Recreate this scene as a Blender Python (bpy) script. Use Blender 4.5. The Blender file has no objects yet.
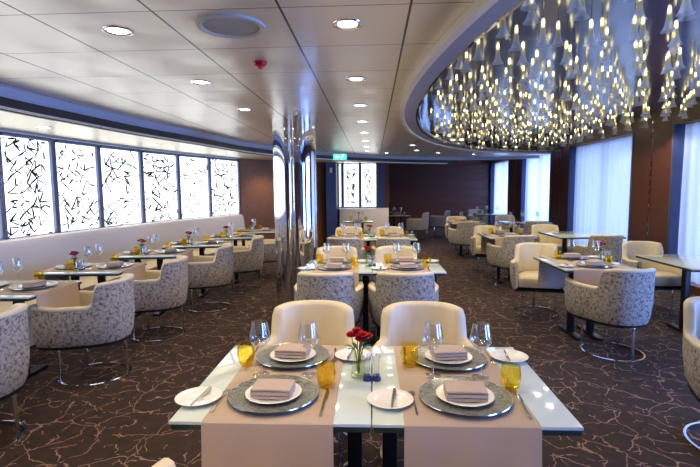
import bpy, bmesh, math, random
from mathutils import Vector, Matrix
random.seed(7)
C = bpy.context.scene.collection
S = bpy.context.scene
PI = math.pi
def srgb(r, g, b):
    f = lambda c: (c/12.92 if c <= .04045 else ((c+.055)/1.055)**2.4)
    return (f(r/255), f(g/255), f(b/255), 1)

# ------------------------------------------------------------------ camera
cam_d = bpy.data.cameras.new('camera'); cam = bpy.data.objects.new('camera', cam_d); C.objects.link(cam)
PITCH, YAW, ROLL = 0.09391529, 0.04903078, -0.0093891
F = Vector((-math.sin(YAW)*math.cos(PITCH), math.cos(YAW)*math.cos(PITCH), -math.sin(PITCH)))
R0 = Vector((math.cos(YAW), math.sin(YAW), 0)); U0 = R0.cross(F)
Rr = math.cos(ROLL)*R0 + math.sin(ROLL)*U0; Ur = -math.sin(ROLL)*R0 + math.cos(ROLL)*U0
m = Matrix(((Rr.x, Ur.x, -F.x), (Rr.y, Ur.y, -F.y), (Rr.z, Ur.z, -F.z))).to_4x4()
m.translation = Vector((0.0077, 0, 1.5204)); cam.matrix_world = m
cam_d.sensor_width = 36; cam_d.lens = 36*472.07/700; cam_d.clip_start = .05; cam_d.clip_end = 100
cam_d.dof.use_dof = True; cam_d.dof.focus_distance = 2.0; cam_d.dof.aperture_fstop = 9.0
S.camera = cam
# ------------------------------------------------------------------ world, exposure
w = bpy.data.worlds.new('world'); S.world = w; w.use_nodes = True
w.node_tree.nodes['Background'].inputs[0].default_value = (.55, .68, 1, 1)
w.node_tree.nodes['Background'].inputs[1].default_value = .6
S.view_settings.view_transform = 'Standard'; S.view_settings.look = 'None'
S.view_settings.exposure = 0.36; S.view_settings.gamma = 1; S.view_settings.use_curve_mapping = False
S.cycles.use_denoising = True; S.cycles.max_bounces = 8; S.cycles.transparent_max_bounces = 24
S.cycles.sample_clamp_indirect = 4.0; S.cycles.caustics_reflective = False; S.cycles.caustics_refractive = False
SPOT_W = 32; DAY_W = 38; OPEN_FILL_W = 230; PANE_E = 2.2; BULB_E = 9

# ------------------------------------------------------------------ materials
def mat(name, col=(.8,.8,.8,1), rough=.5, metal=0, **k):
    m = bpy.data.materials.new(name); m.use_nodes = True
    b = m.node_tree.nodes['Principled BSDF']
    b.inputs['Base Color'].default_value = col; b.inputs['Roughness'].default_value = rough; b.inputs['Metallic'].default_value = metal
    for kk, v in k.items(): b.inputs[kk.replace('_', ' ')].default_value = v
    return m
class NT:
    def __init__(s, m): s.m = m; s.t = m.node_tree; s.b = s.t.nodes.get('Principled BSDF')
    def n(s, typ, **k):
        x = s.t.nodes.new(typ)
        for a, v in k.items(): setattr(x, a, v)
        return x
    def l(s, a, b): s.t.links.new(a, b)
    def math(s, op, a, b=None, c=None, clamp=False):
        x = s.n('ShaderNodeMath', operation=op, use_clamp=clamp)
        for i, v in enumerate((a, b, c)):
            if v is None: continue
            if isinstance(v, (int, float)): x.inputs[i].default_value = v
            else: s.l(v, x.inputs[i])
        return x.outputs[0]
    def ramp(s, fac, stops):
        x = s.n('ShaderNodeValToRGB'); e = x.color_ramp.elements
        while len(e) < len(stops): e.new(.5)
        for i, (p, c) in enumerate(stops): e[i].position = p; e[i].color = c
        s.l(fac, x.inputs[0]); return x.outputs[0]
    def coord(s, which='Object', scale=(1,1,1)):
        t = s.n('ShaderNodeTexCoord'); mp = s.n('ShaderNodeMapping'); mp.inputs['Scale'].default_value = scale
        s.l(t.outputs[which], mp.inputs[0]); return mp.outputs[0]
    def noise(s, vec, scale, detail=3, rough=.5, dist=0):
        x = s.n('ShaderNodeTexNoise'); x.inputs['Scale'].default_value = scale; x.inputs['Detail'].default_value = detail
        x.inputs['Roughness'].default_value = rough; x.inputs['Distortion'].default_value = dist
        s.l(vec, x.inputs['Vector']); return x.outputs[0]
    def bump(s, h, strength=.2, dist=.01):
        x = s.n('ShaderNodeBump'); x.inputs['Strength'].default_value = strength; x.inputs['Distance'].default_value = dist
        s.l(h, x.inputs['Height']); s.l(x.outputs[0], s.b.inputs['Normal'])
M = {}
# carpet: dark brown with a cracked web of pale lines
M['carpet'] = mat('carpet', rough=.95); t = NT(M['carpet'])
v = t.coord('Object')
nz = t.n('ShaderNodeTexNoise'); nz.inputs['Scale'].default_value = 3.2; nz.inputs['Detail'].default_value = 5; t.l(v, nz.inputs['Vector'])
vm = t.n('ShaderNodeVectorMath', operation='MULTIPLY_ADD'); t.l(nz.outputs['Color'], vm.inputs[0]); vm.inputs[1].default_value = (.34, .34, 0); t.l(v, vm.inputs[2])
def crack(scale, thr, seed):
    mp = t.n('ShaderNodeMapping'); mp.inputs['Location'].default_value = (seed, seed*2, 0); t.l(vm.outputs[0], mp.inputs[0])
    vo = t.n('ShaderNodeTexVoronoi', feature='DISTANCE_TO_EDGE', voronoi_dimensions='2D'); vo.inputs['Scale'].default_value = scale
    t.l(mp.outputs[0], vo.inputs['Vector'])
    return t.math('LESS_THAN', vo.outputs['Distance'], thr)
m1 = t.noise(v, 5.0, 2); m2 = t.noise(v, 9.0, 2)
c1 = t.math('MULTIPLY', crack(3.4, .013, 0), t.math('GREATER_THAN', m1, .41))
c2 = t.math('MULTIPLY', crack(7.0, .024, 3.7), t.math('GREATER_THAN', m2, .52))
cr = t.math('MAXIMUM', c1, c2)
basec = t.ramp(t.noise(v, 14, 4), [(.3, srgb(33, 20, 13)), (.7, srgb(56, 35, 25))])
mx = t.n('ShaderNodeMix', data_type='RGBA'); t.l(t.math('MULTIPLY', cr, .58), mx.inputs[0]); t.l(basec, mx.inputs[6]); mx.inputs[7].default_value = srgb(176, 138, 120)
t.l(mx.outputs[2], t.b.inputs['Base Color']); t.bump(t.noise(v, 300, 2), .4, .004)
# satin metal ceiling panels with joints
def ceil_mat(name, col, rough, jx=.62, ox=.19, jy=.62, oy=2.31, wave=.6):
    M[name] = mat(name, col, rough, .0 if name == 'recess_gloss' else .6, Specular_IOR_Level=1.0); t = NT(M[name]); v = t.coord('Object')
    sx = t.n('ShaderNodeSeparateXYZ'); t.l(v, sx.inputs[0])
    def joint(o, off, pitch, half):
        fr = t.math('FRACT', t.math('DIVIDE', t.math('SUBTRACT', o, off-20*pitch), pitch))
        d = t.math('MINIMUM', fr, t.math('SUBTRACT', 1, fr))
        return t.math('LESS_THAN', d, half/pitch), fr
    a, fx = joint(sx.outputs[0], ox, jx, .006); b, fy = joint(sx.outputs[1], oy, jy, .003)
    j = t.math('MAXIMUM', a, b)
    mx = t.n('ShaderNodeMix', data_type='RGBA'); t.l(j, mx.inputs[0]); mx.inputs[6].default_value = col; mx.inputs[7].default_value = (.015, .015, .02, 1)
    t.l(mx.outputs[2], t.b.inputs['Base Color'])
    h = t.math('MULTIPLY', t.math('SINE', t.math('MULTIPLY', fx, 2*PI)), .5)
    h2 = t.noise(v, 2.2, 1)
    t.bump(t.math('ADD', t.math('MULTIPLY', h, .35), h2), wave, .02)
ceil_mat('ceiling_metal', srgb(238, 231, 220), .34, wave=1.0)
ceil_mat('soffit_metal', srgb(232, 222, 200), .4, 5, 0, 5, 0)
ceil_mat('recess_gloss', srgb(74, 78, 98), .16, .9, .3, .9, .4, .15)
def wood(name, c1, c2, rough=.32, hscale=9, vert=False):
    M[name] = mat(name, rough=rough); t = NT(M[name])
    v = t.coord('Object', (1, 1, 14) if not vert else (14, 14, 1))
    a = t.noise(v, hscale, 4, .6, .4)
    t.l(t.ramp(a, [(.3, c1), (.7, c2)]), t.b.inputs['Base Color']); t.bump(a, .1, .003)
wood('wood_wall', srgb(76, 44, 34), srgb(98, 60, 48))
wood('wood_dark', srgb(80, 46, 40), srgb(104, 64, 56), .45)
wood('wood_light', srgb(120, 78, 46), srgb(160, 108, 68), .4)
M['cream'] = mat('cream_leather', srgb(214, 200, 172), .42); t = NT(M['cream']); t.bump(t.noise(t.coord(), 160, 2), .12, .002)
M['banquette'] = mat('banquette_leather', srgb(205, 202, 208), .5)
M['cushion'] = mat('banquette_seat', srgb(208, 192, 160), .5)
M['fabric'] = mat('patterned_fabric', rough=.85); t = NT(M['fabric']); v = t.coord()
a = t.noise(v, 48, 4, .6, .5); b = t.noise(v, 150, 2)
s_ = t.math('ADD', a, t.math('MULTIPLY', b, .25))
t.l(t.ramp(s_, [(.50, srgb(96, 88, 86)), (.61, srgb(168, 158, 148)), (.85, srgb(196, 186, 174))]), t.b.inputs['Base Color'])
M['chrome'] = mat('chrome', (.8, .8, .82, 1), .08, 1)
M['mirror'] = mat('mirror_steel', (.9, .9, .92, 1), .03, 1)
M['steel'] = mat('cutlery_steel', (.75, .75, .76, 1), .16, 1)
M['black'] = mat('black_metal', (.012, .012, .014, 1), .35, .4)
M['blackline'] = mat('twig_black', (.012, .012, .014, 1), .6)
M['dark_edge'] = mat('dark_table_edge', (.02, .035, .035, 1), .3)
M['glass_top'] = mat('frosted_glass_top', srgb(206, 218, 216), .07, 0, Coat_Weight=.5, Coat_Roughness=.03)
M['linen'] = mat('linen', srgb(180, 158, 142), .85); t = NT(M['linen']); t.bump(t.noise(t.coord(), 420, 2), .25, .001)
M['napkin'] = mat('napkin_cloth', srgb(182, 162, 152), .85)
M['china'] = mat('white_china', srgb(236, 234, 232), .15, 0, Coat_Weight=.4)
M['charger'] = mat('charger_grey', rough=.3, metal=.15); t = NT(M['charger']); v = t.coord()
t.l(t.ramp(t.noise(v, 60, 3, .6, 1.5), [(.35, srgb(86, 88, 84)), (.65, srgb(158, 158, 152))]), t.b.inputs['Base Color'])
def glassy(name, col, tint=(1,1,1,1), fac=.2, rough=.02):
    m = bpy.data.materials.new(name); m.use_nodes = True; t = NT(m); t.t.nodes.remove(t.b)
    out = t.t.nodes['Material Output']
    tr = t.n('ShaderNodeBsdfTransparent'); tr.inputs[0].default_value = tint
    gl = t.n('ShaderNodeBsdfGlossy'); gl.inputs['Color'].default_value = col; gl.inputs['Roughness'].default_value = rough
    lw_ = t.n('ShaderNodeLayerWeight'); fz = t.math('POWER', lw_.outputs['Facing'], 3.5)
    mx = t.n('ShaderNodeMixShader'); t.l(t.math('ADD', t.math('MULTIPLY', fz, .95), fac, clamp=True), mx.inputs[0])
    t.l(tr.outputs[0], mx.inputs[1]); t.l(gl.outputs[0], mx.inputs[2]); t.l(mx.outputs[0], out.inputs[0]); M[name] = m
glassy('clear_glass', (1,1,1,1), (.95,.96,.98,1), .11)
glassy('vase_glass', (1,1,.9,1), (.92,.94,.82,1), .09)
glassy('amber_glass', (1,.85,.4,1), (.985,.90,.50,1), .06)
glassy('pane_glass', (1,1,1,1), (.9,.95,1,1), .02)
M['blue_glass'] = mat('blue_glass', srgb(40, 60, 120), .1)
M['red'] = mat('red_petals', srgb(190, 22, 38), .5); M['pink'] = mat('pink_petals', srgb(205, 70, 125), .5)
M['green'] = mat('leaf_green', srgb(48, 88, 40), .5); M['red_plastic'] = mat('red_plastic', srgb(190, 20, 28), .35)
M['frame'] = mat('window_frame_metal', srgb(104, 112, 140), .4, .5)  # blue cast of daylight on the frames put into the metal colour
M['bluepanel'] = mat('blue_panel', srgb(52, 66, 116), .4)
M['lip'] = mat('cove_lip_white', srgb(176, 184, 204), .35)
M['fascia'] = mat('fascia_dark', srgb(46, 36, 40), .4)
M['trim_cream'] = mat('trim_cream', srgb(245, 230, 205), .35)
M['ring'] = mat('ring_paint', srgb(158, 160, 176), .4)
M['speaker_rim'] = mat('speaker_rim', srgb(190, 186, 180), .6); M['speaker_grille'] = mat('speaker_grille', srgb(164, 160, 156), .8)
M['paint'] = mat('white_paint', srgb(225, 225, 225), .5)
def emis(name, col, e):
    m = bpy.data.materials.new(name); m.use_nodes = True; t = NT(m); t.t.nodes.remove(t.b)
    x = t.n('ShaderNodeEmission'); x.inputs[0].default_value = col; x.inputs[1].default_value = e
    t.l(x.outputs[0], t.t.nodes['Material Output'].inputs[0]); M[name] = m; return t, x
emis('lens', (1, .97, .92, 1), 14); emis('bulb', (1, .93, .66, 1), BULB_E); emis('sign_green', (.1, .75, .6, 1), 1.2); emis('sign_white', (1, 1, 1, 1), 1.5)
emis('sky_light', (.42, .60, 1, 1), 1.6)
# backlit art window: bright diffuser, a little bluer near its sides
t, x = emis('diffuser', (1, 1, 1, 1), PANE_E)
tc = t.n('ShaderNodeTexCoord'); no = t.noise(tc.outputs['Object'], 1.6, 2)
t.l(t.ramp(no, [(.35, (.80, .90, 1, 1)), (.6, (1, .99, .95, 1))]), x.inputs[0])
# curtain: sheer cloth lit from behind
m = mat('curtain', srgb(205, 215, 235), .9); M['curtain'] = m; t = NT(m)
tl = t.n('ShaderNodeBsdfTranslucent'); tl.inputs[0].default_value = (.75, .82, .95, 1)
tp = t.n('ShaderNodeBsdfTransparent')
a1 = t.n('ShaderNodeMixShader'); a1.inputs[0].default_value = .6; t.l(t.b.outputs[0], a1.inputs[1]); t.l(tl.outputs[0], a1.inputs[2])
a2 = t.n('ShaderNodeMixShader'); a2.inputs[0].default_value = .05; t.l(a1.outputs[0], a2.inputs[1]); t.l(tp.outputs[0], a2.inputs[2])
t.l(a2.outputs[0], t.t.nodes['Material Output'].inputs[0])
# pendant shade: thin frosted glass
m = bpy.data.materials.new('shade_glass'); m.use_nodes = True; M['shade'] = m; t = NT(m); t.t.nodes.remove(t.b)
tp = t.n('ShaderNodeBsdfTransparent'); tp.inputs[0].default_value = (.90, .84, .62, 1)
tl = t.n('ShaderNodeBsdfTranslucent'); tl.inputs[0].default_value = (.95, .84, .5, 1)
df = t.n('ShaderNodeBsdfGlossy'); df.inputs[0].default_value = (.9, .9, .85, 1); df.inputs['Roughness'].default_value = .2
q1 = t.n('ShaderNodeMixShader'); q1.inputs[0].default_value = .3; t.l(tl.outputs[0], q1.inputs[1]); t.l(df.outputs[0], q1.inputs[2])
q2 = t.n('ShaderNodeMixShader'); q2.inputs[0].default_value = .55; t.l(tp.outputs[0], q2.inputs[1]); t.l(q1.outputs[0], q2.inputs[2])
t.l(q2.outputs[0], t.t.nodes['Material Output'].inputs[0])

m = bpy.data.materials.new('bell_glass'); m.use_nodes = True; M['bell'] = m; t = NT(m); t.b.inputs['Base Color'].default_value = (.86, .87, .84, 1); t.b.inputs['Roughness'].default_value = .25
tp = t.n('ShaderNodeBsdfTransparent'); tl = t.n('ShaderNodeBsdfTranslucent'); tl.inputs[0].default_value = (.9, .88, .78, 1)
q1 = t.n('ShaderNodeMixShader'); q1.inputs[0].default_value = .5; t.l(t.b.outputs[0], q1.inputs[1]); t.l(tl.outputs[0], q1.inputs[2])
q2 = t.n('ShaderNodeMixShader'); q2.inputs[0].default_value = .36; t.l(tp.outputs[0], q2.inputs[1]); t.l(q1.outputs[0], q2.inputs[2])
t.l(q2.outputs[0], t.t.nodes['Material Output'].inputs[0])
# ------------------------------------------------------------------ mesh helpers
class MB:
    def __init__(s): s.b = bmesh.new()
    def box(s, c, d, bev=0, rz=0, seg=2):
        r = bmesh.ops.create_cube(s.b, size=1)
        vs = r['verts']; bmesh.ops.scale(s.b, vec=d, verts=vs)
        if bev:
            es = list({e for v in vs for e in v.link_edges})
            rr = bmesh.ops.bevel(s.b, geom=es, offset=bev, segments=seg, affect='EDGES', profile=.6)
            vs = list({v for f in rr['faces'] for v in f.verts} | {v for v in vs if v.is_valid})
        if rz: bmesh.ops.rotate(s.b, cent=(0,0,0), matrix=Matrix.Rotation(rz, 3, 'Z'), verts=vs)
        bmesh.ops.translate(s.b, vec=c, verts=vs); return s
    def lathe(s, prof, seg=24, c=(0,0,0), closed=False):
        rings = []
        for r, z in prof:
            if r < 1e-5: rings.append([s.b.verts.new((c[0], c[1], c[2]+z))])
            else: rings.append([s.b.verts.new((c[0]+r*math.cos(2*PI*i/seg), c[1]+r*math.sin(2*PI*i/seg), c[2]+z)) for i in range(seg)])
        n = len(rings)
        for k in range(n if closed else n-1):
            A, B = rings[k], rings[(k+1) % n]
            for i in range(seg):
                j = (i+1) % seg
                if len(A) == 1 and len(B) == 1: continue
                if len(A) == 1: s.b.faces.new((A[0], B[i], B[j]))
                elif len(B) == 1: s.b.faces.new((A[i], A[j], B[0]))
                else: s.b.faces.new((A[i], A[j], B[j], B[i]))
        return s
    def tube(s, pts, r, seg=8, cap=True):
        pts = [Vector(p) for p in pts]; rings = []
        rs = r if isinstance(r, (list, tuple)) else [r]*len(pts)
        for i, p in enumerate(pts):
            d = (pts[min(i+1, len(pts)-1)] - pts[max(i-1, 0)]).normalized()
            a = d.orthogonal().normalized() if i == 0 else (a - d*a.dot(d)).normalized()
            b = d.cross(a)
            rings.append([s.b.verts.new(p + rs[i]*(a*math.cos(2*PI*k/seg)+b*math.sin(2*PI*k/seg))) for k in range(seg)])
        for A, B in zip(rings, rings[1:]):
            for k in range(seg): s.b.faces.new((A[k], A[(k+1) % seg], B[(k+1) % seg], B[k]))
        if cap: s.b.faces.new(rings[0][::-1]); s.b.faces.new(rings[-1])
        return s
    def sweep(s, sections, closed_section=True, cap=True):
        rings = [[s.b.verts.new(p) for p in sec] for sec in sections]
        n = len(rings[0])
        for A, B in zip(rings, rings[1:]):
            for k in range(n if closed_section else n-1):
                j = (k+1) % n; s.b.faces.new((A[k], A[j], B[j], B[k]))
        if cap and closed_section: s.b.faces.new(rings[0][::-1]); s.b.faces.new(rings[-1])
        return s
    def prism(s, poly, z0, z1, mtx=None):
        a = [s.b.verts.new((x, y, z0)) for x, y in poly]; b = [s.b.verts.new((x, y, z1)) for x, y in poly]
        n = len(poly)
        s.b.faces.new(a[::-1]); s.b.faces.new(b)
        for i in range(n): s.b.faces.new((a[i], a[(i+1) % n], b[(i+1) % n], b[i]))
        if mtx: bmesh.ops.transform(s.b, matrix=mtx, verts=a+b)
        return s
    def build(s, name, m, parent=None, smooth=35, kind=None):
        bmesh.ops.recalc_face_normals(s.b, faces=s.b.faces)
        me = bpy.data.meshes.new(name); s.b.to_mesh(me); s.b.free()
        me.materials.append(M[m] if isinstance(m, str) else m)
        if smooth:
            me.shade_smooth(); me.set_sharp_from_angle(angle=math.radians(smooth))
        o = bpy.data.objects.new(name, me); C.objects.link(o)
        if parent: o.parent = parent
        if kind: o['kind'] = kind
        return o
def struct(name, mb, m, parent=None, **k): return mb.build(name, m, parent, kind='structure', **k)
def empty(name, loc=(0,0,0), rz=0):
    o = bpy.data.objects.new(name, None); C.objects.link(o); o.location = loc; o.rotation_euler = (0, 0, rz); o.empty_display_size = .1; return o
def tag(o, label, cat, group=None):
    o['label'] = label; o['category'] = cat
    if group: o['group'] = group
    return o
KIDS = {}
def copy_tree(o, loc, rz, label, group=None):
    c = o.copy(); C.objects.link(c); c.location = loc; c.rotation_euler = (0, 0, rz); c['label'] = label
    if group: c['group'] = group
    def rec(src, dst):
        if src.name not in KIDS: KIDS[src.name] = list(src.children)
        for ch in KIDS[src.name]:
            d = ch.copy(); C.objects.link(d); d.parent = dst; rec(ch, d)
    rec(o, c); return c
class Proto:      # first placement uses the prototype itself, later ones copy it
    def __init__(s, root): s.root = root; s.used = False
    def put(s, loc, rz, label, group=None):
        if not s.used:
            s.used = True; s.root.location = loc; s.root.rotation_euler = (0, 0, rz); s.root['label'] = label
            if group: s.root['group'] = group
            KIDS[s.root.name] = list(s.root.children); return s.root
        return copy_tree(s.root, loc, rz, label, group)
def flat_poly(name, outer, holes, z0, z1, m):
    cu = bpy.data.curves.new(name, 'CURVE'); cu.dimensions = '2D'; cu.fill_mode = 'BOTH'; cu.extrude = (z1-z0)/2
    for poly in [outer]+holes:
        sp = cu.splines.new('POLY'); sp.points.add(len(poly)-1); sp.use_cyclic_u = True
        for i, (x, y) in enumerate(poly): sp.points[i].co = (x, y, 0, 1)
    tmp = bpy.data.objects.new('tmp', cu); C.objects.link(tmp)
    dg = bpy.context.evaluated_depsgraph_get(); me = bpy.data.meshes.new_from_object(tmp.evaluated_get(dg))
    bpy.data.objects.remove(tmp); me.transform(Matrix.Translation((0, 0, (z0+z1)/2)))
    me.materials.clear(); me.materials.append(M[m]); me.name = name
    o = bpy.data.objects.new(name, me); C.objects.link(o); o['kind'] = 'structure'; return o
def catmull(pts, n=8):
    out = []; P = [pts[0]]+list(pts)+[pts[-1]]
    for i in range(1, len(P)-2):
        for k in range(n):
            u = k/n; p0, p1, p2, p3 = P[i-1:i+3]
            out.append(tuple(.5*((2*b)+(-a+c)*u+(2*a-5*b+4*c-d)*u*u+(-a+3*b-3*c+d)*u**3) for a, b, c, d in zip(p0, p1, p2, p3)))
    out.append(tuple(pts[-1])); return out
def offset(poly, d):
    out = []
    for i, p in enumerate(poly):
        a = Vector(poly[max(i-1, 0)]); b = Vector(poly[min(i+1, len(poly)-1)]); t_ = (b-a).normalized()
        out.append((p[0]+t_.y*d, p[1]-t_.x*d))
    return out
def ribbon(mb, poly, prof):   # prof: (offset to the right of travel, z) closed section swept along poly
    offs = {d: offset(poly, d) for d in {p[0] for p in prof}}
    mb.sweep([[(offs[d][i][0], offs[d][i][1], z) for d, z in prof] for i in range(len(poly))]); return mb

# ------------------------------------------------------------------ the shell
H, HS, HR = 2.38, 2.20, 2.68
XR, YB, Y0 = 4.5, 18.5, -3.5
struct('floor', MB().box((0, (YB+Y0)/2, -.05), (9.6, YB-Y0+.4, .1)), 'carpet', smooth=0)
# left window wall nodes
WN = [(-3.98, -.2), (-3.98, .65), (-3.98, 1.5), (-3.98, 2.35), (-3.98, 3.2), (-3.98, 4.05), (-3.95, 4.9), (-3.9, 5.7), (-3.8, 6.5), (-3.65, 7.42), (-3.42, 8.3), (-3.15, 9.15), (-2.85, 10.15)]
ZB, ZT = .98, 2.17
lw = [(-3.98, Y0)] + WN
mb = MB(); ribbon(mb, lw, [(0, 0), (-.12, 0), (-.12, ZB-.02), (0, ZB-.02)])
ribbon(mb, lw, [(0, ZT+.02), (-.12, ZT+.02), (-.12, 2.6), (0, 2.6)])
struct('wall_left', mb, 'paint', smooth=0)
struct('wall_left_rear', MB().box((-4.04, (Y0-.2)/2, 1.58), (.12, -.2-Y0, 1.24)), 'wood_wall', smooth=0)
def twig_mesh(W, Hh, dens, thick=1.0):
    mb = MB(); nx, ny = 7, 11
    P = {}
    for i in range(nx+1):
        for j in range(ny+1):
            P[i, j] = Vector(((i+random.uniform(-.42, .42))/nx*W, (j+random.uniform(-.42, .42))/ny*Hh))
    def stroke(a, b, w0, w1):
        d = b-a
        if d.length < .02: return
        for p in (a, b):
            if not (.0 < p.x < W and .0 < p.y < Hh): return
        n = Vector((-d.y, d.x)).normalized()
        q = [a-n*w0, b-n*w1, b+n*w1, a+n*w0]
        mb.prism([(v.x, v.y) for v in q], 0, .006)
    for (i, j), p in P.items():
        for di, dj in ((1, 0), (0, 1), (1, 1), (1, -1)):
            qk = (i+di, j+dj)
            if qk not in P: continue
            xm = (p.x+P[qk].x)/2/W
            prob = dens*(1.0 if .12 < xm < .8 else .35)*(.9 if dj == 0 else .62)
            if random.random() < prob:
                a, b = p, P[qk]
                if random.random() < .35: b = a.lerp(b, .6)
                mid = a.lerp(b, .5)+Vector((random.uniform(-.01, .01), random.uniform(-.01, .01)))
                ww = thick*random.choice((.004, .006, .009))
                stroke(a, mid, ww, ww*1.3); stroke(mid, b, ww*1.3, ww*.5)
    return mb
wi = 0
for k in range(len(WN)-1):
    a, b = Vector(WN[k]), Vector(WN[k+1]); L = (b-a).length; ang = math.atan2(b.y-a.y, b.x-a.x)
    wi += 1
    w_ = empty('window_%d' % wi, (a.x, a.y, ZB), ang); w_['kind'] = 'structure'
    fr = MB(); hh = ZT-ZB; fw = .035
    fr.box((fw/2, .045, hh/2), (fw, .06, hh), .004); fr.box((L-fw/2, .045, hh/2), (fw, .06, hh), .004)
    fr.box((L/2, .03, .02), (L-2*fw, .09, .04), .004); fr.box((L/2, .03, hh-.02), (L-2*fw, .09, .04), .004)
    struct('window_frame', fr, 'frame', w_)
    struct('light_pane', MB().box((L/2, .06, hh/2), (L-2*fw, .01, hh-.08)), 'diffuser', w_, smooth=0)
    dens = .34 if k == 10 else .75
    tw = twig_mesh(L-2*fw, hh-.08, dens, 1 if k < 9 else 1.3)
    bmesh.ops.transform(tw.b, matrix=Matrix.Translation((fw, .05, .04)) @ Matrix.Rotation(PI/2, 4, 'X'), verts=tw.b.verts)
    struct('twig_pattern', tw, 'blackline', w_, smooth=0)
# wood wall past the windows, blue pier, back art window
cw = [(-2.85, 10.15), (-2.6, 10.6), (-2.2, 11.15), (-1.7, 11.8), (-1.24, 12.3)]
mb = MB(); ribbon(mb, cw, [(0, 0), (-.12, 0), (-.12, 2.6), (0, 2.6)]); struct('wall_corner', mb, 'wood_light', smooth=0)
mb = MB(); ribbon(mb, [(-1.24, 12.3), (-1.18, 12.05), (-.93, 12.15), (-.93, 12.6)], [(0, 0), (-.08, 0), (-.08, 2.5), (0, 2.5)]); struct('wall_pier', mb, 'bluepanel', smooth=0)
mb = MB(); mb.box((-.3, 12.68, .5), (1.4, .12, 1.0)); mb.box((-.3, 12.68, 2.4), (1.4, .12, .4)); mb.box((.22, 12.68, 1.3), (.2, .12, 2.6)); struct('wall_back_left', mb, 'bluepanel', smooth=0)
for k, (xa, xb) in enumerate(((-.93, -.80), (-.80, -.33), (-.33, .13))):
    wi += 1; w_ = empty('window_%d' % wi, (xa, 12.62, 1.02)); w_['kind'] = 'structure'; L = xb-xa; hh = 1.19
    fr = MB(); fr.box((.02, .03, hh/2), (.04, .08, hh), .004); fr.box((L-.02, .03, hh/2), (.04, .08, hh), .004); fr.box((L/2, .03, hh-.015), (L, .07, .03), .004); fr.box((L/2, .03, .015), (L, .07, .03), .004)
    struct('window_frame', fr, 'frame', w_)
    struct('light_pane', MB().box((L/2, .05, hh/2), (L-.06, .01, hh-.05)), 'diffuser', w_, smooth=0)
    if k:
        tw = twig_mesh(L-.16, hh-.2, .7, 1.25); bmesh.ops.transform(tw.b, matrix=Matrix.Translation((.08, .04, .1)) @ Matrix.Rotation(PI/2, 4, 'X'), verts=tw.b.verts)
        struct('twig_pattern', tw, 'blackline', w_, smooth=0)
struct('wall_back_side', MB().box((.37, 15.65, 1.35), (.14, 5.9, 2.7)), 'wood_dark', smooth=0)
# back wall: broad horizontal boards
mb = MB()
for k in range(9): mb.box((2.45, YB+.06, .15+.3*k), (4.2, .12, .292), .004, seg=1)
mb.box((2.45, YB+.16, 1.35), (4.4, .1, 2.7)); struct('wall_back', mb, 'wood_dark', smooth=0)
struct('wall_rear', MB().box((0, Y0-.06, 1.35), (9.6, .12, 2.7)), 'wood_wall', smooth=0)
# right wall with tall curtained windows
RW = [(-2.9, -.4), (1.0, 3.5), (4.85, 7.39), (8.47, 11.14), (12.25, 14.6), (15.99, 18.35)]
ZW0, ZW1 = .12, 2.43
mb = MB(); mb.box((XR+.15, (Y0+YB)/2, ZW0/2), (.3, YB-Y0, ZW0)); mb.box((XR+.15, (Y0+YB)/2, (ZW1+HR+.1)/2), (.3, YB-Y0, HR+.1-ZW1))
prev = Y0
for a, b in RW + [(YB, YB)]:
    if a-prev > .02:
        if a-prev > .5 and prev > Y0:      # pier: two boards with a joint between
            mid = (a+prev)/2
            mb.box((XR+.15, (prev+mid)/2-.012, (ZW0+ZW1)/2), (.3, mid-prev-.024, ZW1-ZW0)); mb.box((XR+.15, (mid+a)/2+.012, (ZW0+ZW1)/2), (.3, a-mid-.024, ZW1-ZW0))
            mb.box((XR+.17, mid, (ZW0+ZW1)/2), (.26, .06, ZW1-ZW0))
        else: mb.box((XR+.15, (prev+a)/2, (ZW0+ZW1)/2), (.3, a-prev, ZW1-ZW0))
    prev = b
struct('wall_right', mb, 'wood_wall', smooth=0)
for k, (a, b) in enumerate(RW[:-1]):
    mid = (b+RW[k+1][0])/2
    mb = MB(); mb.box((XR+.012, mid, 1.3), (.012, .012, 2.5))
    for q in range(16): mb.box((XR+.004, mid, .3+q*.15), (.02, .022, .05), .003)
    struct('trim_%d' % (k+1), mb, 'chrome')
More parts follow.
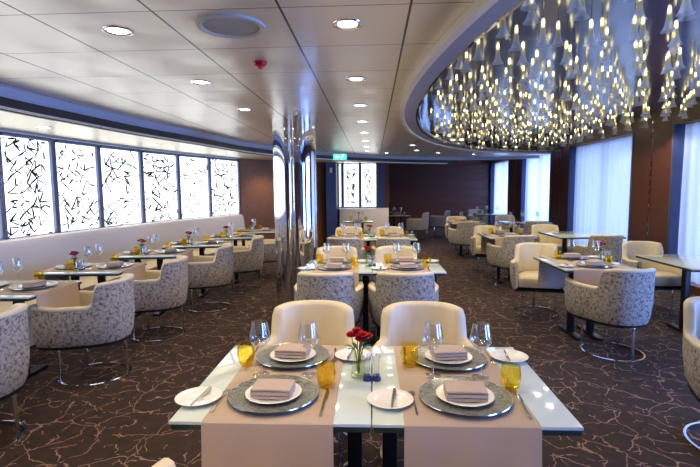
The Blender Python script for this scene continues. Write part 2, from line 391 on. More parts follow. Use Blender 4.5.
for k, (a, b) in enumerate(RW):
    wi += 1; w_ = empty('window_%d' % wi, (XR, (a+b)/2, ZW0)); w_['kind'] = 'structure'; L = b-a; hh = ZW1-ZW0
    fr = MB()
    for s in (-1, 1): fr.box((.13, s*(L/2-.02), hh/2), (.28, .04, hh), .004)
    fr.box((.24, 0, hh/2), (.04, .05, hh)); fr.box((.24, 0, hh-.03), (.05, L-.08, .06))
    struct('window_frame', fr, 'bluepanel', w_)
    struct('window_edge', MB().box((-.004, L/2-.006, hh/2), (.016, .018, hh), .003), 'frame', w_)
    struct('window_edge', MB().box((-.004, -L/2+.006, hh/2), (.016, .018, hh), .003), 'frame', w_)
    struct('window_pane', MB().box((.27, 0, hh/2), (.008, L-.08, hh-.02)), 'pane_glass', w_, smooth=0)
    al = bpy.data.lights.new('daylight', 'AREA'); al.shape = 'RECTANGLE'; al.size = hh*.95; al.size_y = L*.95; al.energy = DAY_W*(2.0 if k > 3 else 1) if k > 1 else OPEN_FILL_W; al.color = (.50, .62, 1) if k > 1 else (.24, .40, 1)  # unseen windows get stronger, bluer daylight, added as side fill
    lo = bpy.data.objects.new('daylight', al); C.objects.link(lo); lo.location = (XR+.5, (a+b)/2, ZW0+hh/2); lo.rotation_euler = (0, PI/2, 0); lo['kind'] = 'structure'
    if k < 2: continue      # unseen windows beside and behind the camera, left uncurtained for blue side light
    # curtain
    secs = []; n = int(L/.012); r = random.Random(k)
    ph = 0
    y = -L/2+.16
    while y < L/2-.05:
        ph += .45*(.6+.8*r.random()); dx = .022*math.sin(ph)+.010*math.sin(ph*.37+k)
        secs.append((y, dx)); y += .014
    cb = MB(); cols = []
    for y, dx in secs:
        cols.append([cb.b.verts.new((.13+dx*(.6+.4*(1-z/hh)), y+.01*math.sin(z*2+y*5), z)) for z in (.01, hh*.33, hh*.66, hh-.01)])
    for A, B in zip(cols, cols[1:]):
        for q in range(3): cb.b.faces.new((A[q], B[q], B[q+1], A[q+1]))
    cu = cb.build('curtain', 'curtain', None, smooth=80); cu.location = (XR, (a+b)/2, ZW0)
    nm = ['behind the camera', 'at the right beside the camera', 'nearest window visible at the right edge', 'second right window, behind the bare glass table', 'third right window', 'farthest right window by the back wall'][k]
    tag(cu, 'sheer pale blue floor length curtain, '+nm, 'curtain')

# main ceiling with the oval recess
EDGE = catmull([(-3.0, Y0), (-3.0, 2), (-3.0, 3.79), (-2.93, 4.6), (-2.8, 5.7), (-2.54, 7.0), (-2.2, 8.75), (-1.45, 10.4), (-.4, 11.75), (.64, 12.7), (1.93, 13.4), (3.2, 13.5), (4.5, 13.1)], 8)
def ell(a, b, n=96, cx=4.6, cy=4.5, xmax=4.5):
    out = []
    for i in range(n+1):
        an = PI/2 + PI*i/n; out.append((cx+a*math.cos(an), cy+b*math.sin(an)))
    return out
rim = [p for p in ell(4.12, 7.2) if p[0] <= 4.5]; trimo = [p for p in ell(4.33, 7.41) if p[0] <= 4.5]
outer = list(EDGE) + [(4.5, rim[0][1])] + rim + [(4.5, rim[-1][1]), (4.5, Y0)]
def dedupe(p):
    o = [p[0]]
    for q in p[1:]:
        if (Vector(q)-Vector(o[-1])).length > 1e-3: o.append(q)
    return o
flat_poly('ceiling', dedupe(outer), [], H, H+.02, 'ceiling_metal')
flat_poly('ceiling_recess', [(-.1, -3.2), (4.7, -3.2), (4.7, 12.4), (-.1, 12.4)], [], HR, HR+.03, 'recess_gloss')
flat_poly('ceiling_back', [(.3, 12.2), (4.8, 12.2), (4.8, 18.8), (.3, 18.8)], [], HR+.005, HR+.035, 'ceiling_metal')
mb = MB(); ribbon(mb, rim, [(0, H-.03), (.21, H-.03), (.21, H), (0, H)]) if False else None
def ring_between(A, B, z0, z1):
    mb = MB(); mb.sweep([[(a[0], a[1], z0), (b[0], b[1], z0), (b[0], b[1], z1), (a[0], a[1], z1)] for a, b in zip(A, B)]); return mb
def E2(a, b): return ell(a, b, 120)[2:-2]
struct('ceiling_ring', ring_between(E2(4.12, 7.2), E2(4.27, 7.35), H-.035, H-.001), 'ring')
struct('trim_8', ring_between(E2(4.27, 7.35), E2(4.315, 7.395), H-.055, H-.001), 'trim_cream')
struct('wall_recess', ring_between(E2(4.12, 7.2), E2(4.14, 7.22), H-.036, HR), 'mirror')
mb = MB(); ribbon(mb, EDGE, [(0, H-.001), (0, H-.05), (-.02, H-.08), (-.08, H-.08), (-.08, H-.001)]); struct('trim_9', mb, 'lip')
mb = MB(); ribbon(mb, EDGE[:84], [(-.02, H-.08), (-.02, HS-.01), (-.06, HS-.01), (-.06, H-.08)]); struct('trim_10', mb, 'fascia')
seg = EDGE[:82]
soff = [(x, y) for x, y in seg] + [(.34, 12.9), (-.9, 12.9), (-1.3, 12.5)] + [(p[0]-.05, p[1]+.05) for p in cw[::-1]] + [(p[0]-.06, p[1]) for p in lw[::-1]]
flat_poly('ceiling_soffit', dedupe(soff), [], HS, HS+.02, 'soffit_metal')

# ------------------------------------------------------------------ banquettes
def banquette(name, line, label, inv=1):
    root = empty(name, (line[len(line)//2][0], line[len(line)//2][1], 0)); L = [(x-root.location.x, y-root.location.y) for x, y in line]
    s = inv
    rb = MB(); ribbon(rb, L, [(.01*s, .42), (.01*s, 1.0), (.04*s, 1.015), (.12*s, 1.0), (.16*s, .95), (.22*s, .46), (.22*s, .42)]); rb.build('backrest', 'banquette', root)
    rb = MB(); ribbon(rb, L, [(.02*s, .30), (.02*s, .44), (.60*s, .46), (.66*s, .43), (.67*s, .32), (.65*s, .30)]); rb.build('seat', 'cushion', root)
    rb = MB(); ribbon(rb, L, [(.02*s, .0), (.02*s, .30), (.60*s, .30), (.58*s, .0)]); rb.build('base', 'cushion', root)
    tag(root, label, 'bench'); return root
bl = catmull([(-3.98, -1.0), (-3.98, 2.0), (-3.98, 4.05), (-3.95, 4.9), (-3.9, 5.7), (-3.8, 6.5), (-3.65, 7.42), (-3.42, 8.3), (-3.15, 9.15), (-2.9, 9.95)], 6)
bq = banquette('banquette', offset(bl, .01), 'long curved cream banquette running under the left art windows')
bq2 = banquette('banquette', [(-.87, 12.58), (.0, 12.58), (.42, 12.58)], 'short cream banquette under the small back window')

# ------------------------------------------------------------------ column
col = empty('mirror_column', (-1.0, 6.0, 0))
def ell_cyl(cx, cy, a, b, ang, z0, z1, g=0):
    mb = MB(); mb.prism([(cx+(a+g)*math.cos(u)*math.cos(ang)-(b+g)*math.sin(u)*math.sin(ang), cy+(a+g)*math.cos(u)*math.sin(ang)+(b+g)*math.sin(u)*math.cos(ang)) for u in [2*PI*k/64 for k in range(64)]], z0, z1); return mb
ell_cyl(-.13, .0, .145, .085, math.radians(-30), 0, H).build('left_cylinder', 'mirror', col)
ell_cyl(.125, .0, .175, .095, math.radians(27), 0, H).build('right_cylinder', 'mirror', col)
MB().box((.0, -.105, H/2), (.02, .03, H), .004).build('joint_strip', 'chrome', col)
tag(col, 'mirror polished double cylinder column from carpet to ceiling', 'column')

# ------------------------------------------------------------------ chair
def chair():
    root = empty('dining_chair')
    # plan path of the shell from left arm front round the back to right arm front
    path = []
    for i in range(9): path.append((-.25-.012*math.sin(PI*i/9), .29-.26*i/8))
    n = 44
    for i in range(1, n):
        a = PI + PI*i/n; ex = 2.5
        c, s = math.cos(a), math.sin(a)
        path.append((.25*math.copysign(abs(c)**(2/ex), c), .03-.33*abs(s)**(2/ex)))
    for i in range(9): path.append((.25+.012*math.sin(PI*(8-i)/9), .03+.26*i/8))
    def sm(x): x = max(0, min(1, x)); return x*x*(3-2*x)
    path = [(x*(1+.19*sm((y+.22)/.36)), y) for x, y in path]
    def top(p):    # full height behind, stepped down on the arms
        y = p[1]; k = sm((y+.165)/.04)
        return (.815 - .035*sm((y+.3)/.3))*(1-k) + (.635+.01*sm((y-.1)/.2))*k
    def at(p, d, z):
        # outward offset; shell leans out a bit with height at the back
        lean = .035*(z-.35)*(1 if p[1] < 0 else max(0, 1-p[1]/.2))
        return d+lean
    def section(i, prof):
        p = path[i]; a = Vector(path[max(i-1, 0)]); b = Vector(path[min(i+1, len(path)-1)]); t_ = (b-a).normalized(); nrm = Vector((t_.y, -t_.x))
        nrm = -nrm if nrm.dot(Vector(p)-Vector((0, .0))) < 0 else nrm
        T = top(p); out = []
        for d, z, rel in prof:
            zz = T+z if rel else z
            q = Vector(p)+nrm*at(p, d, zz); out.append((q.x, q.y, zz))
        return out
    N = len(path)
    outer = [(.0, -.02, 1), (.0, -.15, 1), (.004, .5, 0), (-.012, .36, 0), (-.03, .335, 0), (-.04, .335, 0), (-.02, -.02, 1)]
    outer = [(.002, -.012, 1), (.008, .52, 0), (-.004, .38, 0), (-.022, .335, 0), (-.034, .335, 0), (-.02, -.012, 1)]
    MB().sweep([section(i, outer) for i in range(N)]).build('outer_shell', 'fabric', root, 50)
    inner = [(-.021, .34, 0), (-.021, -.012, 1), (.004, -.012, 1), (.006, -.002, 1), (-.002, .010, 1), (-.022, .014, 1), (-.045, .008, 1), (-.056, -.012, 1), (-.062, .52, 0), (-.055, .36, 0)]
    MB().sweep([section(i, inner) for i in range(N)]).build('inner_upholstery', 'cream', root, 60)
    # seat cushion
    pl = [(x*.78, (y+.0)*.80+.01) for x, y in path]; pl = [(pl[0][0], .27)]+pl+[(pl[-1][0], .27)]
    cx = 0; secs = []
    mb = MB()
    rings = []
    for z, k in ((.36, .96), (.38, 1.0), (.455, 1.0), (.475, .97), (.485, .9)):
        rings.append([mb.b.verts.new((x*k, y*k, z)) for x, y in pl])
    for A, B in zip(rings, rings[1:]):
        for i in range(len(A)): mb.b.faces.new((A[i], A[(i+1) % len(A)], B[(i+1) % len(A)], B[i]))
    mb.b.faces.new(rings[0][::-1]); mb.b.faces.new(rings[-1])
    mb.build('seat_cushion', 'cream', root, 50)
    mb = MB(); mb.prism([(x*.93, y*.93) for x, y in path], .315, .337); mb.build('seat_base', 'black', root)
    # chrome floor ring and posts
    def ringpt(a, r): return (r*.93*math.cos(a), .0+r*.98*math.sin(a))
    mb = MB(); secs = []
    for i in range(41):
        a = -PI*.5 + (i-20)/20*PI*.80
        secs.append([(*ringpt(a, .262), 0.0), (*ringpt(a, .278), 0.0), (*ringpt(a, .278), .022), (*ringpt(a, .262), .022)])
    mb.sweep(secs); mb.build('floor_ring', 'chrome', root)
    for a in (-PI/2, -PI*.5-PI*.74, -PI*.5+PI*.74):
        x, y = ringpt(a, .27); MB().box((x, y, .168), (.028, .014, .30), .003, rz=a+PI/2).build('leg', 'chrome', root)
    root['category'] = 'chair'; return Proto(root)
CH = chair()
def put_chair(x, y, deg, label, group): return CH.put((x, y, 0), math.radians(deg), label, group)

# ------------------------------------------------------------------ tables
def table(Wd, Dp, name='dining_table'):
    root = empty(name)
    MB().box((0, 0, .744), (Wd, Dp, .012), .003).build('glass_top', 'glass_top', root)
    MB().box((0, 0, .728), (Wd-.008, Dp-.008, .020), .003).build('top_frame', 'dark_edge', root)
    # posts at the middle of the two ends along the longer run
    return root
def finish_table(root, posts, along):
    for p in posts:
        MB().box((p[0], p[1], .371), (.06, .06, .682), .006).build('post', 'black', root)
    for p in posts:
        d = (.08, .46, .03) if along == 'x' else (.46, .08, .03)
        MB().box((p[0], p[1], .015), d, .006).build('foot', 'black', root)
    root['category'] = 'table'; return root
PT = {}
def get_table(key):
    if key in PT: return PT[key]
    if key == 'centre': r = finish_table(table(.68, .775), [(-.27, 0), (.27, 0)], 'x')
    if key == 'side': r = finish_table(table(.66, .80), [(0, -.07), (0, .2)], 'y')
    if key == 'right': r = finish_table(table(.70, .90), [(-.1, 0), (.1, 0)], 'x')
    if key == 'wide': r = finish_table(table(1.0, .98), [(-.24, 0), (.24, 0)], 'x')
    PT[key] = Proto(r); return PT[key]
def runner_mesh(Wd, Dp, drop, far):
    mb = MB(); hw = Wd/2; y0 = Dp/2+.006; zt = .7525
    path = [(-y0-.012, zt-drop), (-y0-.008, zt-drop*.66), (-y0-.003, zt-drop*.3), (-y0-.001, zt-.02), (-y0+.002, zt-.004), (-y0+.012, zt), (0, zt), (y0-.012, zt), (y0-.002, zt-.004), (y0+.001, zt-.02), (y0+.003, zt-far*.3), (y0+.008, zt-far*.66), (y0+.012, zt-far)]
    nx = 14; secs = []
    for i in range(nx+1):
        x = -hw+2*hw*i/nx; top = []; bot = []
        for y, z in path:
            k = max(0, (zt-z)/drop); wv = .008*k*math.sin(i*1.1+ (2 if y > 0 else 0)); sg = 1 if y > 0 else -1
            top.append((x*(1+.01*k), y+sg*(wv+.002), z + (.002 if k == 0 else 0)))
        for y, z in path[::-1]:
            k = max(0, (zt-z)/drop); wv = .008*k*math.sin(i*1.1+ (2 if y > 0 else 0)); sg = 1 if y > 0 else -1
            bot.append((x*(1+.01*k), y+sg*wv, z-(.0005 if k == 0 else 0)))
        secs.append(top+bot)
    mb.sweep(secs); return mb
PR = {}
def get_runner(key):
    if key not in PR:
        Wd, Dp, dr, fr_ = {'centre': (.44, .775, .25, .25), 'side': (.50, .80, .25, .20), 'right': (.53, .90, .25, .36)}[key]
        o = runner_mesh(Wd, Dp, dr, fr_).build('table_runner', 'linen'); o['category'] = 'table runner'; PR[key] = Proto(o)
    return PR[key]
# ------------------------------------------------------------------ table ware
def lathe_obj(name, prof, m, parent=None, seg=28, closed=False, smooth=50): return MB().lathe(prof, seg, closed=closed).build(name, m, parent, smooth)
def P1(o, cat): o['category'] = cat; return Proto(o)
r_ = empty('charger_plate'); lathe_obj('rim', [(0, .004), (.105, .004), (.112, .006), (.158, .014), (.164, .0165), (.165, .0145), (.158, .010), (.112, .001), (0, 0)], 'charger', r_, 44)
lathe_obj('edge_band', [(.1625, .0155), (.1655, .0175), (.1665, .0145), (.163, .0135)], 'steel', r_, 44, True)
CHG = P1(r_, 'plate')
PL = P1(lathe_obj('dinner_plate', [(0, .004), (.062, .004), (.07, .006), (.102, .015), (.104, .0145), (.07, .002), (.06, 0), (0, 0)], 'china', seg=36), 'plate')
BP = P1(lathe_obj('bread_plate', [(0, .004), (.05, .004), (.056, .006), (.082, .014), (.084, .0135), (.056, .001), (.048, 0), (0, 0)], 'china', seg=32), 'plate')
def napkin():
    mb = MB(); W2 = .072
    def layer(z0, z1, ya, yb, sag):
        secs = []
        for i in range(9):
            x = -W2+2*W2*i/8
            zz = sag*math.sin(i/8*PI)
            n = 6; prof = []
            for k in range(n+1):
                a = -PI/2+PI*k/n; prof.append((yb+(z1-z0)/2*math.cos(a), (z0+z1)/2+(z1-z0)/2*math.sin(a)))
            prof += [(ya, z1-.001), (ya-.001, (z0+z1)/2), (ya, z0+.001)]
            secs.append([(x, y, z+zz) for y, z in prof])
        mb.sweep(secs)
    layer(0, .013, -.05, .045, .0); layer(.0135, .027, -.052, .043, .001); layer(.0275, .036, -.049, .047, .002)
    return mb.build('folded_napkin', 'napkin', None, 40)
NAP = P1(napkin(), 'napkin')
def wine():
    p = [(0, .001), (.034, .001), (.035, .0025), (.012, .006), (.0045, .014), (.004, .10), (.008, .112), (.030, .130), (.043, .150), (.043, .165), (.031, .225), (.0302, .225), (.0418, .165), (.0418, .150), (.029, .1315), (.007, .115), (0, .114)]
    r = lathe_obj('wine_glass', p, 'clear_glass', seg=28); return P1(r, 'glass')
WG = wine()
TB = P1(lathe_obj('amber_tumbler', [(0, .001), (.024, .001), (.030, .01), (.037, .04), (.038, .06), (.034, .096), (.0328, .096), (.0365, .06), (.0355, .04), (.029, .014), (0, .011)], 'amber_glass', seg=28), 'glass')
def cutlery(kind):
    mb = MB()
    if kind == 'fork':
        out = [(-.004, -.095), (.004, -.095), (.003, -.03), (.0028, .045), (.009, .055), (.011, .062), (.011, .095), (.008, .095), (.0075, .065), (.005, .065), (.0045, .097), (.0015, .097), (.001, .065), (-.001, .065), (-.0015, .097), (-.0045, .097), (-.005, .065), (-.0075, .065), (-.008, .095), (-.011, .095), (-.011, .062), (-.009, .055), (-.0028, .045), (-.003, -.03)]
    elif kind == 'knife':
        out = [(-.005, -.11), (.005, -.11), (.0045, .0), (.006, .01), (.010, .03), (.0105, .08), (.004, .112), (-.004, .115), (-.0045, 0)]
    else:
        out = [(-.004, -.08), (.004, -.08), (.0035, .0), (.009, .02), (.009, .06), (.001, .082), (-.004, .08), (-.004, 0)]
    mb.prism(out, 0, .0022)
    o = mb.build({'fork': 'fork', 'knife': 'table_knife', 'butter': 'butter_knife'}[kind], 'steel', None, 30); return P1(o, kind if kind != 'butter' else 'knife')
FK, KN, BK = cutlery('fork'), cutlery('knife'), cutlery('butter')
SH = []
r_ = empty('salt_shaker'); lathe_obj('glass_body', [(.016, .012), (.012, .04), (.013, .07), (.019, .105), (.018, .105), (.012, .07), (.011, .04), (.015, .012)], 'clear_glass', r_, 20); lathe_obj('base', [(0, 0), (.018, 0), (.018, .010), (.014, .022), (0, .024)], 'blue_glass', r_, 20)
SHK = P1(r_, 'shaker')
def vase():
    v_ = lathe_obj('flower_vase', [(0, .001), (.024, .001), (.030, .008), (.031, .02), (.020, .075), (.019, .115), (.0178, .115), (.0188, .075), (.0295, .021), (.028, .012), (0, .010)], 'vase_glass', seg=28); return P1(v_, 'vase')
VS = vase()
def bouquet(m, name='flower_bouquet'):
    r = random.Random(3 if m == 'red' else 5); root = empty(name)
    heads = [(-.028, -.006, .175), (.018, -.016, .18), (.036, .012, .165), (-.006, .018, .185), (.008, -.004, .158)]
    for hx, hy, hz in heads:
        st = MB().tube([(hx*.1, hy*.1, .015), (hx*.3, hy*.3, .09), (hx*.9, hy*.9, hz-.012)], .0018, 6).build('stem', 'green', root)
        mb = MB()
        for ring, (np_, ln, tilt) in enumerate(((6, .024, .35), (6, .021, .8), (4, .014, 1.2))):
            for k in range(np_):
                a = 2*PI*k/np_+ring*.5+r.random()*.3; ca, sa = math.cos(a), math.sin(a)
                pts = []
                for u, wv in ((0, .003), (.35, .010), (.75, .012), (1.0, .004)):
                    rr = ln*u*math.cos(tilt)+.002; zz = ln*u*math.sin(tilt)+.006*u*u
                    for s in (-1, 1): pts.append(Vector((hx+rr*ca-s*wv*sa, hy+rr*sa+s*wv*ca, hz-.008+zz)))
                vs = [mb.b.verts.new(p) for p in pts]
                for q in range(3): mb.b.faces.new((vs[2*q], vs[2*q+1], vs[2*q+3], vs[2*q+2]))
        bl_ = mb.build('blossom', m, st, 60); bl_['label'] = m+' blossom'
    for k in range(7):
        a = 2*PI*k/7+.3; mb = MB(); c_, s_ = math.cos(a), math.sin(a); vs = []
        for u, wv in ((0, .002), (.3, .009), (.7, .008), (1, .001)):
            rr = .012+.045*u; zz = .112+.05*u-.035*u*u
            for s in (-1, 1): vs.append(mb.b.verts.new((rr*c_-s*wv*s_, rr*s_+s*wv*c_, zz)))
        for q in range(3): mb.b.faces.new((vs[2*q], vs[2*q+1], vs[2*q+3], vs[2*q+2]))
        mb.build('leaf', 'green', root, 60)
    root['category'] = 'flowers'; return Proto(root)
BQ = {'red': bouquet('red'), 'pink': bouquet('pink')}

TZ = .7565
def setting(tm, Dp, seat, where, full=True):
    """seat: -1 diner on the local -y side, +1 on the +y side; where: words that name the place"""
    rot = 0 if seat < 0 else PI
    base = tm @ Matrix.Translation((0, seat*Dp/2, 0)) @ Matrix.Rotation(rot, 4, 'Z')
    rz = base.to_euler().z
    def w(x, y, z=0): return base @ Vector((x, y, z))
    j = lambda s=.006: random.uniform(-s, s)
    cx, cy = j(), .19+j()
    CHG.put(w(cx, cy, TZ), rz, 'grey patterned charger plate, '+where, 'charger plates')
    PL.put(w(cx, cy, TZ+.0055), rz, 'small white china plate on the charger, '+where, 'white plates on the chargers')
    NAP.put(w(cx, cy-.005, TZ+.0125), rz+j(.12), 'folded beige napkin on its plate, '+where, 'folded napkins')
    FK.put(w(-.19, .15, TZ), rz+j(.05), 'steel fork left of the charger, '+where, 'forks')
    KN.put(w(.19, .145, TZ), rz+j(.05), 'steel table knife right of the charger, '+where, 'table knives')
    TB.put(w(.185+j(), .275+j(), TZ-.0005), rz, 'amber glass tumbler, '+where, 'amber tumblers')
    WG.put(w(.10+j(), .385 if Dp < .8 else .40, TZ-.0005), rz, 'tall stemmed wine glass, '+where, 'wine glasses')
    if full:
        BP.put(w(-.275, .16, TZ-.003), rz, 'round white bread plate, '+where, 'bread plates')
        BK.put(w(-.265, .16, TZ+.012), rz-.1, 'butter knife on the bread plate, '+where, 'butter knives')
def flowers(tm, x, y, m, where, shakers=True):
    p = tm @ Vector((x, y, TZ-.006)); VS.put(p, 0, 'tapered glass bud vase, '+where, 'flower vases')
    BQ[m].put(p+Vector((0, 0, .002)), random.uniform(0, 3), ('small bouquet of red flowers, ' if m == 'red' else 'small bouquet of pink flowers, ')+where, 'table flowers')
    if shakers:
        for k, s in enumerate((-1, 1)):
            q = tm @ Vector((x+.055+.019*s, y-.03, TZ-.006)); SHK.put(q, 0, ('left' if s < 0 else 'right')+' flared clear glass shaker, '+where, 'glass shakers')
def tmx(x, y, rz): return Matrix.Translation((x, y, 0)) @ Matrix.Rotation(rz, 4, 'Z')

# centre row: three pairs of two-seat tables pushed together
rown = ['nearest centre pair', 'second centre pair', 'third centre pair']
for k, y in enumerate((1.487, 4.32, 7.14)):
    for s in (-1, 1):
        tx = .342*s; ty = y+.3875; side = 'left' if s < 0 else 'right'
        where0 = '%s half of the %s' % (side, rown[k])
        get_table('centre').put((tx, ty, 0), 0, 'frosted glass dining table, '+where0, 'centre row tables')
        get_runner('centre').put((tx-.005-.02*s*(1 if s < 0 else .5)+(-.02 if s < 0 else .0), ty, 0), 0, 'beige linen runner, '+where0, 'table runners')
        for seat in (-1, 1):
            wh = '%s %s seat of the %s' % ('front' if seat < 0 else 'back', side, rown[k])
            setting(tmx(tx-.02*(s < 0), ty, 0), .775, seat, wh)
    flowers(tmx(-.02, y+.36, 0), -.035, .03, 'red', 'on the '+rown[k])
# chairs of the centre row
put_chair(-.465, 1.075, -15, 'cream rimmed barrel chair in the bottom left foreground, arm just in frame', 'centre row chairs')
put_chair(.35, 1.02, 0, 'barrel chair below the frame at the right front seat of the nearest table', 'centre row chairs')
for (x, y, d, l) in [(-.355, 2.60, 180, 'white barrel chair facing the camera behind the nearest table, left'), (.30, 2.58, 180, 'white barrel chair facing the camera behind the nearest table, right'),
                     (-.40, 4.14, 0, 'patterned chair back at the second centre table, left one'), (.28, 4.14, 0, 'patterned chair back at the second centre table, right one'),
                     (-.43, 5.45, 180, 'white barrel chair behind the second centre table, left one'), (.28, 5.45, 180, 'white barrel chair behind the second centre table, right one'),
                     (-.42, 6.98, 0, 'patterned chair back at the third centre table, left one'), (.30, 6.98, 0, 'patterned chair back at the third centre table, right one'),
                     (-.43, 8.4, 180, 'white barrel chair behind the third centre table, left one'), (.31, 8.4, 180, 'white barrel chair behind the third centre table, right one')]:
    put_chair(x, y, d, l, 'centre row chairs')

# left row along the banquette (aisle end toward +x)
ordn = ['first', 'second', 'third', 'fourth', 'fifth', 'sixth', 'seventh']
LT = [(-2.62, 2.62, 0, 'pink'), (-2.53, 3.62, 0, 'pink'), (-2.43, 4.62, -3, 'pink'), (-2.33, 5.72, -6, 'red'), (-2.17, 6.72, -10, 'red'), (-1.97, 7.72, -15, 'red'), (-1.84, 8.72, -18, 'red')]
for k, (xe, yc, a, fm) in enumerate(LT):
    rz = math.radians(90+a*-1)
    cx, cy = xe-.40*math.cos(math.radians(a)), yc
    tm = tmx(cx, cy, rz); where = '%s table of the left window row' % ordn[k]
    get_table('side').put((cx, cy, 0), rz, 'dark edged glass dining table, %s in the left window row' % ordn[k], 'left row tables')
    get_runner('side').put((cx, cy, 0), rz, 'beige runner hanging off the aisle end, '+where, 'table runners')
    setting(tm, .80, -1, 'aisle seat, '+where, False); setting(tm, .80, 1, 'banquette seat, '+where, False)
    flowers(tm, -.22, .06, fm, where, True)
for k, (x, y, a) in enumerate([(-2.42, 2.62, 4), (-2.29, 3.68, 2), (-2.26, 4.76, 4), (-2.11, 5.90, 8), (-1.96, 6.98, 12), (-1.78, 7.98, 16)]):
    put_chair(x, y, 90+a, 'barrel chair with mottled grey back, %s chair of the left window row' % ordn[k], 'left row chairs')

# right side: inner row (laid) and outer row by the curtains (bare)
RI = [(2.15, 4.9), (2.15, 7.75), (2.10, 10.75)]
for k, (x, y) in enumerate(RI):
    where = '%s table of the right inner row' % ordn[k]
    get_table('right').put((x, y, 0), 0, 'glass dining table laid for two, %s of the right inner row' % ordn[k], 'right row tables')
    get_runner('right').put((x-.01, y, 0), 0, 'beige linen runner, '+where, 'table runners')
    tm = tmx(x, y, 0)
    setting(tm, .90, -1, 'front seat, '+where, k < 1); setting(tm, .90, 1, 'back seat, '+where, k < 1)
    flowers(tm, .22, .08, 'red', where, True)
RO = [(3.48, 4.98), (3.40, 7.9), (3.4, 10.9), (3.4, 14.3)]
for k, (x, y) in enumerate(RO):
    where = '%s table of the right outer row' % ordn[k]
    get_table('wide').put((x, y, 0), 0, 'wide bare frosted glass table by the curtains, %s of its row' % ordn[k], 'outer row tables')
    if k >= 2:
        for q in range(3): WG.put((x-.3+.3*q, y-.1+.1*(q % 2), .75), 0, '%s tall wine glass, %s' % (['left', 'middle', 'right'][q], where), 'wine glasses')
for (x, y, d, l) in [(2.19, 4.32, 9, 'mottled grey barrel chair with chrome ring at the first right table'), (1.98, 5.72, 168, 'cream barrel chair behind the first right inner table'),
                     (2.14, 7.24, 10, 'mottled barrel chair in front of the second right inner table'), (2.08, 8.55, 172, 'cream barrel chair behind the second right inner table'),
                     (2.0, 10.2, 8, 'mottled barrel chair in front of the third right inner table'), (2.05, 11.5, 180, 'cream barrel chair behind the third right inner table'),
                     (3.36, 5.85, 180, 'white barrel chair behind the first bare table by the curtains'), (3.42, 7.22, 0, 'barrel chair in front of the second bare table by the curtains'), (3.2, 8.75, 180, 'white barrel chair behind the second bare table by the curtains'),
                     (3.45, 10.25, 0, 'barrel chair in front of the third outer table'), (3.3, 11.8, 180, 'white barrel chair behind the third outer table'), (3.3, 15.2, 180, 'white barrel chair behind the farthest outer table'),
                     (2.12, 2.72, 176, 'white and mottled barrel chair cut by the right frame edge')]:
    put_chair(x, y, d, l, 'right side chairs')
# tables at the back
for (x, y, l, n) in [(-.35, 11.55, 'the back banquette table', 0), (.72, 13.9, 'the back wall table', 1)]:
    get_table('right').put((x, y, 0), 0, 'small glass dining table laid for two, '+l, 'back tables')
    tm = tmx(x, y, 0); setting(tm, .90, -1, 'front seat, '+l, False); setting(tm, .90, 1, 'back seat, '+l, False); flowers(tm, .0, .2, 'red', l, False)
put_chair(1.30, 13.7, 80, 'barrel chair facing left at the back wall table, the nearer one', 'back chairs')
put_chair(2.12, 15.0, 80, 'barrel chair facing left against the dark back wall, the farther one', 'back chairs')

# ------------------------------------------------------------------ ceiling fittings
def downlight():
    root = empty('downlight')
    MB().lathe([(.052, 0), (.066, -.006), (.078, -.004), (.08, 0)], 28).build('trim_ring', 'chrome', root)
    MB().lathe([(.0, -.002), (.052, -.001), (.052, 0)], 28).build('lens', 'lens', root)
    l = bpy.data.lights.new('spot_beam', 'SPOT'); l.energy = SPOT_W; l.color = (1, .80, .54); l.spot_size = math.radians(125); l.spot_blend = .7; l.shadow_soft_size = .05
    lo = bpy.data.objects.new('spot_beam', l); C.objects.link(lo); lo.parent = root; lo.location = (0, 0, -.02)
    root['category'] = 'ceiling light'; return Proto(root)
DL = downlight()
for k, y in enumerate((-2.3, -1.1, .1, 1.3, 2.56, 3.8, 4.98, 6.16, 7.34, 8.55, 9.75, 10.9)):
    DL.put((-.12, y, H), 0, 'round ceiling downlight in the row above the centre tables, number %s from the camera' % (ordn+['eighth', 'ninth', 'tenth', 'eleventh', 'twelfth'])[k], 'ceiling downlights')
for k, y in enumerate((-2.3, -1.1, .1, 1.3, 2.57, 3.8, 5.1, 6.3, 7.5, 8.7)):
    if k == 7: continue
    DL.put((-1.36, y, H), 0, 'round ceiling downlight in the row above the left aisle, number %s from the camera' % (ordn+['eighth', 'ninth', 'tenth'])[k], 'ceiling downlights')
for k, (x, y) in enumerate(((.8, 9.6), (1.0, 10.9), (1.6, 11.7), (2.6, 12.4), (.35, 11.6))):
    DL.put((x, y, H), 0, '%s small downlight beyond the far end of the oval recess' % ordn[k], 'ceiling downlights')
for k, (x, y) in enumerate(((-3.45, 2.4), (-3.45, 4.9), (-3.2, 6.9), (-2.8, 8.8), (-2.1, 10.4))):
    DL.put((x, y, HS), 0, '%s downlight in the low soffit above the left windows' % ordn[k], 'soffit downlights')
for k, (x, y) in enumerate(((1.5, 16.8), (3.2, 16.8))):
    DL.put((x, y, HR+.004), 0, '%s downlight near the dark back wall' % ['left', 'right'][k], 'back wall downlights')
sp = empty('ceiling_speaker', (-.73, 2.54, H)); MB().lathe([(.145, -.004), (.16, -.014), (.175, -.012), (.18, 0)], 44).build('rim', 'speaker_rim', sp); MB().lathe([(0, -.006), (.146, -.005), (.146, 0)], 44).build('grille', 'speaker_grille', sp)
tag(sp, 'large round speaker grille in the ceiling', 'speaker')
al = empty('fire_alarm', (-.75, 3.25, H)); MB().lathe([(0, -.03), (.03, -.03), (.045, -.022), (.05, 0)], 6).build('housing', 'red_plastic', al); MB().lathe([(0, -.045), (.018, -.043), (.022, -.03)], 16).build('sensor', 'red_plastic', al)
tag(al, 'small red fire detector on the ceiling', 'alarm')
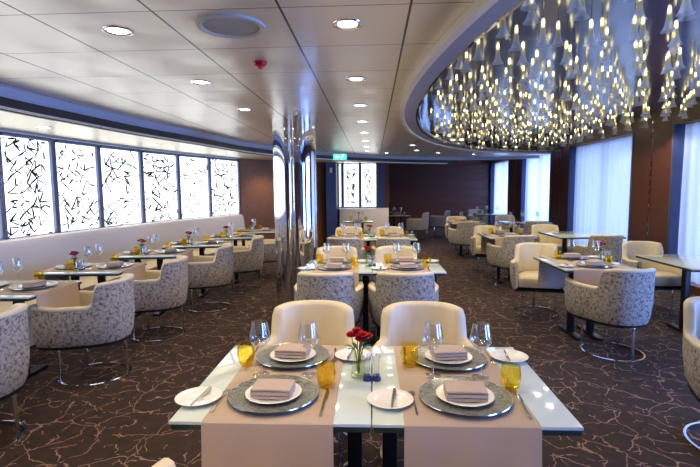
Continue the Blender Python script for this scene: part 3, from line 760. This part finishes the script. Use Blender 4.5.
spk = empty('sprinkler', (-.82, 5.2, H)); MB().lathe([(.03, 0), (.03, -.006), (.006, -.01), (.006, -.05), (.02, -.052), (.02, -.056), (0, -.056)], 16).build('head', 'chrome', spk)
tag(spk, 'small chrome sprinkler head in front of the column', 'sprinkler')
ex = empty('exit_sign', (-.72, 10.6, 2.235)); MB().box((0, 0, 0), (.30, .03, .13), .004).build('panel', 'sign_green', ex)
mb = MB(); rx = Matrix.Translation((0, -.017, 0)) @ Matrix.Rotation(PI/2, 4, 'X')
mb.prism([(-.11, .0), (-.07, .035), (-.07, .012), (-.01, .012), (-.01, -.012), (-.07, -.012), (-.07, -.035)], -.001, .001, rx); mb.build('arrow', 'sign_white', ex)
mb = MB(); mb.prism([(.05, -.045), (.06, -.01), (.045, .02), (.07, .03), (.095, .01), (.09, .03), (.075, .042), (.05, .04), (.03, .02), (.045, -.01), (.035, -.03), (.02, -.045)], -.001, .001, rx)
mb.prism([(.07+.011*math.cos(i*PI/5), .052+.011*math.sin(i*PI/5)) for i in range(10)], -.001, .001, rx); mb.build('running_figure', 'sign_white', ex)
MB().box((0, 0, .105), (.02, .02, .08)).build('hanger', 'chrome', ex)
tag(ex, 'small green exit sign hanging under the ceiling edge', 'sign')
ws = empty('wall_switch', (-1.06, 12.075, 2.0)); ws.rotation_euler = (0, 0, .38); MB().box((0, -.01, 0), (.07, .02, .12), .005).build('plate', 'paint', ws); tag(ws, 'small white box on the blue pier', 'switch')

# ------------------------------------------------------------------ oval chandelier of trumpet glass pendants
NECK = [(.005, .0), (.010, -.004), (.012, -.03), (.015, -.07), (.0195, -.105)]
BELL = [(.0195, -.105), (.026, -.128), (.033, -.146), (.045, -.160)]
def pend_parts(b_sh, b_be, b_bu, b_st, c, rod, seg=14):
    b_st.tube([(c[0], c[1], c[2]), (c[0], c[1], c[2]-rod)], .0025, 5)
    b_sh.lathe(NECK, seg, (c[0], c[1], c[2]-rod)); b_be.lathe(BELL, seg, (c[0], c[1], c[2]-rod))
    b_bu.lathe([(0, -.010), (.0045, -.013), (.006, -.03), (.0045, -.05), (0, -.054)], 6, (c[0], c[1], c[2]-rod))
protos = []
for rod in (.05, .08, .12):
    a, e, b, c = MB(), MB(), MB(), MB(); pend_parts(a, e, b, c, (0, 0, 0), rod)
    root = empty('pendant_lamp'); a.build('glass_neck', 'shade', root, 60); e.build('glass_bell', 'bell', root, 60); b.build('bulb', 'bulb', root, 60); c.build('rod', 'chrome', root)
    root['category'] = 'pendant lamp'; protos.append(Proto(root))
pts = []
r = random.Random(11); sp_ = .265
iy = 0; y = -2.0
while y < 11.9:
    x = .55 + (sp_/2 if iy % 2 else 0)
    while x < 4.35:
        px, py = x+r.uniform(-.05, .05), y+r.uniform(-.05, .05)
        if ((px-4.6)/3.98)**2+((py-4.5)/7.06)**2 < 1: pts.append((px, py))
        x += sp_
    y += sp_*.87; iy += 1
def inview(x, y, z=2.5):
    d = Vector((x, y, z))-Vector((.0077, 0, 1.5204)); zz = d.dot(F)
    if zz < .3: return None
    u = 350+472*d.dot(Rr)/zz; vv = 233.5-472*d.dot(Ur)/zz
    return zz if (-20 < u < 720 and -25 < vv) else None
vis = sorted([(inview(*p), p) for p in pts if inview(*p)])
print('pendants in view', len(vis), 'all', len(pts))
for k, (d, (x, y)) in enumerate(vis[:300]):
    lamp = protos[r.choice((0, 1, 2))].put((x, y, HR), 0, 'clear trumpet shaped glass pendant with a warm bulb hanging in the oval ceiling recess', 'trumpet glass pendants')
for k in range(0, 300, 14):       # a share of the lamps carry the light that the whole field gives
    l = bpy.data.lights.new('bulb_light', 'SPOT'); l.energy = 14; l.spot_size = math.radians(150); l.spot_blend = .6; l.color = (1, .86, .6); l.shadow_soft_size = .03
    lo = bpy.data.objects.new('bulb_light', l); C.objects.link(lo); lo.location = (vis[k][1][0], vis[k][1][1], HR-.31)
a, e, b, c = MB(), MB(), MB(), MB()
for d, (x, y) in vis[300:]: pend_parts(a, e, b, c, (x, y, HR), r.choice((.05, .08, .12)), 7)
root = empty('pendant_lamps'); a.build('glass_neck', 'shade', root, 60); e.build('glass_bell', 'bell', root, 60); b.build('bulbs', 'bulb', root, 60); c.build('rods', 'chrome', root)
tag(root, 'dense far field of small trumpet glass pendants toward the back of the oval', 'pendant lamps'); root['kind'] = 'stuff'
for ch in root.children: ch['kind'] = 'stuff'
